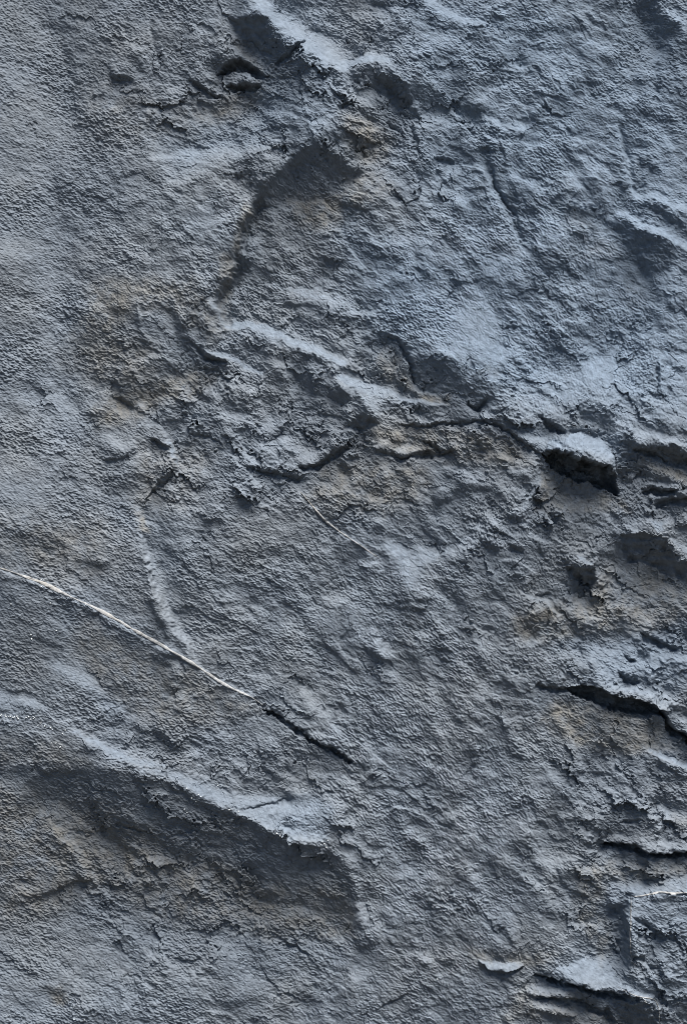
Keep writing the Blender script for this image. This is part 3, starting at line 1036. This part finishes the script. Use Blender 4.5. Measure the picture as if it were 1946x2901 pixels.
# the cliff goes on past the fine part: coarser rock, built as a frame of quads round it
def ext(a0, a1, far0, far1):
    def run(length):
        x, st, o = 0.0, 9.0, []
        while x < length:
            x += st; st = min(st * 1.025, 70); o.append(x)
        return np.array(o)
    lo, hi = a0 - run(a0 - far0)[::-1], a1 + run(far1 - a1)
    n = max(2, int((a1 - a0) / 9))
    return np.concatenate([lo, np.linspace(a0, a1, n), hi]), len(lo), len(lo) + n - 1
uu, ia, ib = ext(float(UB[0, 0]) + 6, float(UB[0, -1]) - 6, -5200, 7100)
vv, ja, jb = ext(float(VB[0, 0]) + 6, float(VB[-1, 0]) - 6, -3400, 3400)
EU, EV = np.meshgrid(uu, vv)
PU, PV = NU * STEP, NV * STEP                        # the relief closes on itself, so it can go on past its own edge
TU, TV = (EU + MARG) % PU - MARG, (EV + MARG) % PV - MARG
away = 1 - np.clip(1 - np.maximum(np.maximum(-EU, EU - UW), np.maximum(-EV, EV - VH)) / 700.0, 0, 1)
def lat(seed, sc):
    r = np.random.default_rng(seed); t = r.standard_normal((64, 64))
    x, y = (EU / sc + 700) % 63, (EV / sc * 1.6 + 300) % 63
    i, j = x.astype(int), y.astype(int); a, b = sstep(x - i), sstep(y - j)
    return t[j, i] * (1 - a) * (1 - b) + t[j, i + 1] * a * (1 - b) + t[j + 1, i] * (1 - a) * b + t[j + 1, i + 1] * a * b
EH = sample(H, TU, TV) + away * (60 * lat(1, 1300) + 16 * lat(2, 420)) - 1.5
ET = np.stack([sample(tan, TU, TV).ravel(), sample(sky_tint, TU, TV).ravel()], -1)
eid = np.arange(EU.size, dtype=np.int32).reshape(EU.shape)
eq = np.stack([eid[:-1, :-1], eid[1:, :-1], eid[1:, 1:], eid[:-1, 1:]], -1)
keep = np.ones(eq.shape[:2], bool); keep[ja:jb, ia:ib] = False
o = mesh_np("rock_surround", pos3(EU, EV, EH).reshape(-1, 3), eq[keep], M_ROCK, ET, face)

# unseen ground at the foot of the cliff, added for its bounce light
gx = np.linspace(-60, 60, 61); gy = np.concatenate([-np.geomspace(200, 1, 40), [0.0, 0.6]])
GX, GY = np.meshgrid(gx, gy)
gz = 0.03 * np.sin(GX * 1.7) * np.cos(GY * 1.3)
gid = np.arange(GX.size, dtype=np.int32).reshape(GX.shape)
gq = np.stack([gid[:-1, :-1], gid[:-1, 1:], gid[1:, 1:], gid[1:, :-1]], -1).reshape(-1, 4)
o = mesh_np("ground", np.stack([GX, GY, gz], -1).reshape(-1, 3), gq, M_SOIL, np.zeros(GX.size))
tag(o, "unseen bare brown ground at the foot of the rock face", "ground", "structure")

# ------------------------------------------------------------------ loose pieces as solids of their own
idg = np.arange(NV * NU, dtype=np.int32).reshape(NV, NU)
Hflat, Lflat = H.ravel(), lift.ravel()
Uf, Vf, Tf = GU.ravel(), GV.ravel(), np.stack([tan.ravel(), sky_tint.ravel()], -1)
for k, (nm, cat, lab, p, l0, l1, uc) in enumerate(PIECES):
    m = piece_id == k + 1
    fm = m[:-1, :-1] & m[1:, :-1] & m[1:, 1:] & m[:-1, 1:]
    jj, ii = np.nonzero(fm)
    f = np.stack([idg[jj, ii], idg[jj + 1, ii], idg[jj + 1, ii + 1], idg[jj, ii + 1]], -1)
    used, inv = np.unique(f, return_inverse=True)
    f = inv.reshape(f.shape).astype(np.int32)
    u, v = Uf[used].astype(float), Vf[used].astype(float)
    h = Hflat[used] + Lflat[used]
    e = np.concatenate([f[:, [0, 1]], f[:, [1, 2]], f[:, [2, 3]], f[:, [3, 0]]])
    key = e[:, 0].astype(np.int64) * 10 ** 7 + e[:, 1]
    rev = e[:, 1].astype(np.int64) * 10 ** 7 + e[:, 0]
    be = e[~np.isin(key, rev)]
    bv = np.unique(be)
    n0 = len(u)
    cu, cv = p[:, 0].mean(), p[:, 1].mean()
    # inward direction from the outline itself
    du, dv = np.zeros(len(bv)), np.zeros(len(bv))
    q = np.vstack([p, p[:1]])
    dense = np.vstack([q[i] + (q[i + 1] - q[i]) * np.linspace(0, 1, 12)[:, None] for i in range(len(p))])
    area = np.sum(q[:-1, 0] * q[1:, 1] - q[1:, 0] * q[:-1, 1])
    tang = np.roll(dense, -1, 0) - np.roll(dense, 1, 0)
    nrm = np.stack([-tang[:, 1], tang[:, 0]], -1) * np.sign(area)
    nrm /= np.linalg.norm(nrm, axis=1)[:, None] + 1e-9
    for a, b_ in enumerate(bv):
        c = np.argmin((dense[:, 0] - u[b_]) ** 2 + (dense[:, 1] - v[b_]) ** 2)
        du[a], dv[a] = nrm[c]
    rings_u, rings_v, rings_h = [], [], []
    for (fi, fd) in ((0.25, 0.45), (0.7, 0.8), (0.9, 1.15)):
        rings_u.append(u[bv] + du * uc * 0.6 * fi); rings_v.append(v[bv] + dv * uc * 0.6 * fi)
        rings_h.append(h[bv] - (Lflat[used][bv] + 12) * fd)
    nb = len(bv)
    loc = np.full(n0, -1, np.int32); loc[bv] = np.arange(nb)
    fs = []
    prev = lambda x: x
    a, b_ = be[:, 0], be[:, 1]
    rows = [lambda x: x] + [(lambda x, r=r: n0 + r * nb + loc[x]) for r in range(3)]
    for r in range(3):
        fs.append(np.stack([rows[r](b_), rows[r](a), rows[r + 1](a), rows[r + 1](b_)], -1))
    U = np.concatenate([u] + rings_u); V = np.concatenate([v] + rings_v); Hh = np.concatenate([h] + rings_h)
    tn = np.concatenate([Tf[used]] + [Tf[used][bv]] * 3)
    pts = pos3(U, V, Hh)
    base = pos3(np.array(cu), np.array(cv), np.array(float(h.mean())))
    o = mesh_np(nm, pts - base, np.concatenate([f] + fs).astype(np.int32), M_ROCK, tn)
    o.location = base
    tag(o, lab, cat)

# ------------------------------------------------------------------ thin raised beads along the cracks: lit edges put into pale colour
def bead(name, pts, wid, rise, label, parent, seed):
    pts = np.array(pts)
    L = np.concatenate([[0], np.cumsum(np.hypot(*np.diff(pts, axis=0).T))])
    n = int(L[-1] / 3.0)
    t = np.linspace(0, L[-1], n)
    # rounded course
    for _ in range(2):
        u, v = np.interp(t, L, pts[:, 0]), np.interp(t, L, pts[:, 1])
    kz = np.hanning(31); kz /= kz.sum()
    u = np.convolve(np.pad(u, 15, mode='reflect', reflect_type='odd'), kz, 'valid')
    v = np.convolve(np.pad(v, 15, mode='reflect', reflect_type='odd'), kz, 'valid')
    r = np.random.default_rng(seed)
    def wob(s):
        x = r.standard_normal(int(L[-1] / s) + 4)
        return np.interp(t, np.arange(len(x)) * s, x)
    v = v + 0.6 * wob(90) + 0.3 * wob(20)
    ends = np.clip(np.minimum(t / 90, (L[-1] - t) / 160), 0.0, 1) ** 0.7
    w = wid * ends * np.clip(0.85 + 0.28 * wob(60) + 0.18 * wob(14), 0.35, 1.6) + 0.15
    du, dv = np.gradient(u), np.gradient(v); dl = np.hypot(du, dv)
    nu_, nv_ = -dv / dl, du / dl
    ang = np.linspace(-1, 1, 7)
    U = u[:, None] + nu_[:, None] * w[:, None] * ang; V = v[:, None] + nv_[:, None] * w[:, None] * ang
    hs = sample(H + lift, U, V)
    hc = 0.5 * hs + 0.5 * hs.mean(1, keepdims=True)
    crown = np.sqrt(np.clip(1 - ang ** 2, 0, 1))
    Hh = hc + rise * (w / wid)[:, None] * crown * (1 + 0.15 * wob(6)[:, None]) + np.where(np.abs(ang) == 1, -3.0, 0.6)
    P = pos3(U, V, Hh).reshape(-1, 3)
    ii = np.arange(n * 7, dtype=np.int32).reshape(n, 7)
    fq = np.stack([ii[:-1, :-1], ii[:-1, 1:], ii[1:, 1:], ii[1:, :-1]], -1).reshape(-1, 4)
    o = mesh_np(name, P, fq, M_PALE, np.clip(0.3 + 0.4 * np.repeat(wob(40), 7), 0, 1), parent)
    o["label"] = label
    return o
bead("lit_edge_bead", [C('E', -90, 225), C('E', 0, 250), C('E', 100, 285), C('E', 200, 320), C('E', 340, 390), C('E', 440, 435), C('E', 560, 500), C('E', 680, 570), C('E', 800, 635), C('E', 900, 695), C('E', 980, 755), C('E', 1060, 800), C('E', 1150, 840), C('E', 1210, 885)],
     4.8, 3.4, "long lit-edge seam slanting down from the left edge", face, 3)
bead("lit_edge_bead", [C('C', 1370, 1075), C('F', -80, 45), C('F', 0, 100), C('F', 60, 140), C('F', 130, 190), C('F', 170, 215)],
     4.2, 4.5, "short thin lit-edge seam near the middle of the face", face, 4)
bead("pale_rim", [C('H', 1300, 582), C('H', 1360, 582), C('H', 1430, 558), C('H', 1500, 568), C('H', 1700, 555)],
     3.4, 4.0, "thin white rim along the top of the square-cornered block", face, 5)
bead("pale_rim", [C('H', 1306, 590), C('H', 1302, 640), C('H', 1297, 720), C('H', 1298, 790), C('H', 1302, 860), C('H', 1330, 905)],
     3.0, 4.5, "thin pale rim down the left edge of the square-cornered block", face, 6)
bead("pale_rim", [C('H', 1240, 985), C('H', 1330, 1030), C('H', 1425, 1045), C('H', 1432, 1100), C('H', 1442, 1190)],
     2.2, 2.5, "thin pale rim bending down at the bottom right corner", face, 7)

# white grains: too many and too small to count
def grains():
    spots = [('E', 0, 930, 170, 940, 26), ('E', 180, 960, 330, 1020, 10), ('E', 250, 355, 260, 365, 2), ('E', 150, 555, 152, 590, 3), ('E', 265, 545, 280, 550, 2),
             ('E', 195, 310, 200, 315, 2), ('E', 230, 1050, 310, 1070, 7), ('E', 20, 270, 420, 420, 6), ('G', 845, 180, 860, 195, 3), ('G', 1050, 180, 1100, 210, 4),
             ('G', 1260, 280, 1285, 295, 4), ('G', 1450, 320, 1500, 350, 6), ('G', 700, 10, 1000, 160, 8), ('G', 1030, 490, 1036, 494, 1), ('G', 1260, 650, 1262, 654, 1),
             ('G', 300, 1160, 420, 1166, 4), ('D', 40, 1020, 50, 1026, 2), ('H', 775, 840, 784, 845, 1), ('H', 1290, 860, 1310, 880, 3), ('H', 1350, 1030, 1372, 1060, 5),
             ('H', 1500, 1030, 1540, 1060, 3), ('F', 1375, 255, 1382, 262, 1), ('A', 850, 395, 860, 402, 1), ('H', 425, 975, 430, 980, 1)]
    r = np.random.default_rng(8)
    P, F = [], []
    for t, x0, y0, x1, y1, n in spots:
        for _ in range(n):
            a = r.random()
            x = x0 + (x1 - x0) * a; y = y0 + (y1 - y0) * (a if r.random() < .6 else r.random()) + r.normal() * 7
            u, v = C(t, x, y)
            h = float(sample(H, u, v)) + 1.0
            s = r.uniform(1.0, 3.0)
            c = np.array([[s, 0, 0], [-s, 0, 0], [0, s, 0], [0, -s, 0], [0, 0, s * 1.3], [0, 0, -s]]) * r.uniform(.7, 1.3, (6, 3))
            b = len(P) * 6
            P.append(pos3(u + c[:, 0], v + c[:, 1], h + c[:, 2]))
            F += [[b + q for q in tri] for tri in ((0, 2, 4), (2, 1, 4), (1, 3, 4), (3, 0, 4), (2, 0, 5), (1, 2, 5), (3, 1, 5), (0, 3, 5))]
    o = mesh_np("white_grains", np.concatenate(P), np.array(F, np.int32), M_GRAIN, np.zeros(len(P) * 6), face)
    o["kind"] = "stuff"
grains()
print("relief range", float(H.min()), float(H.max()))
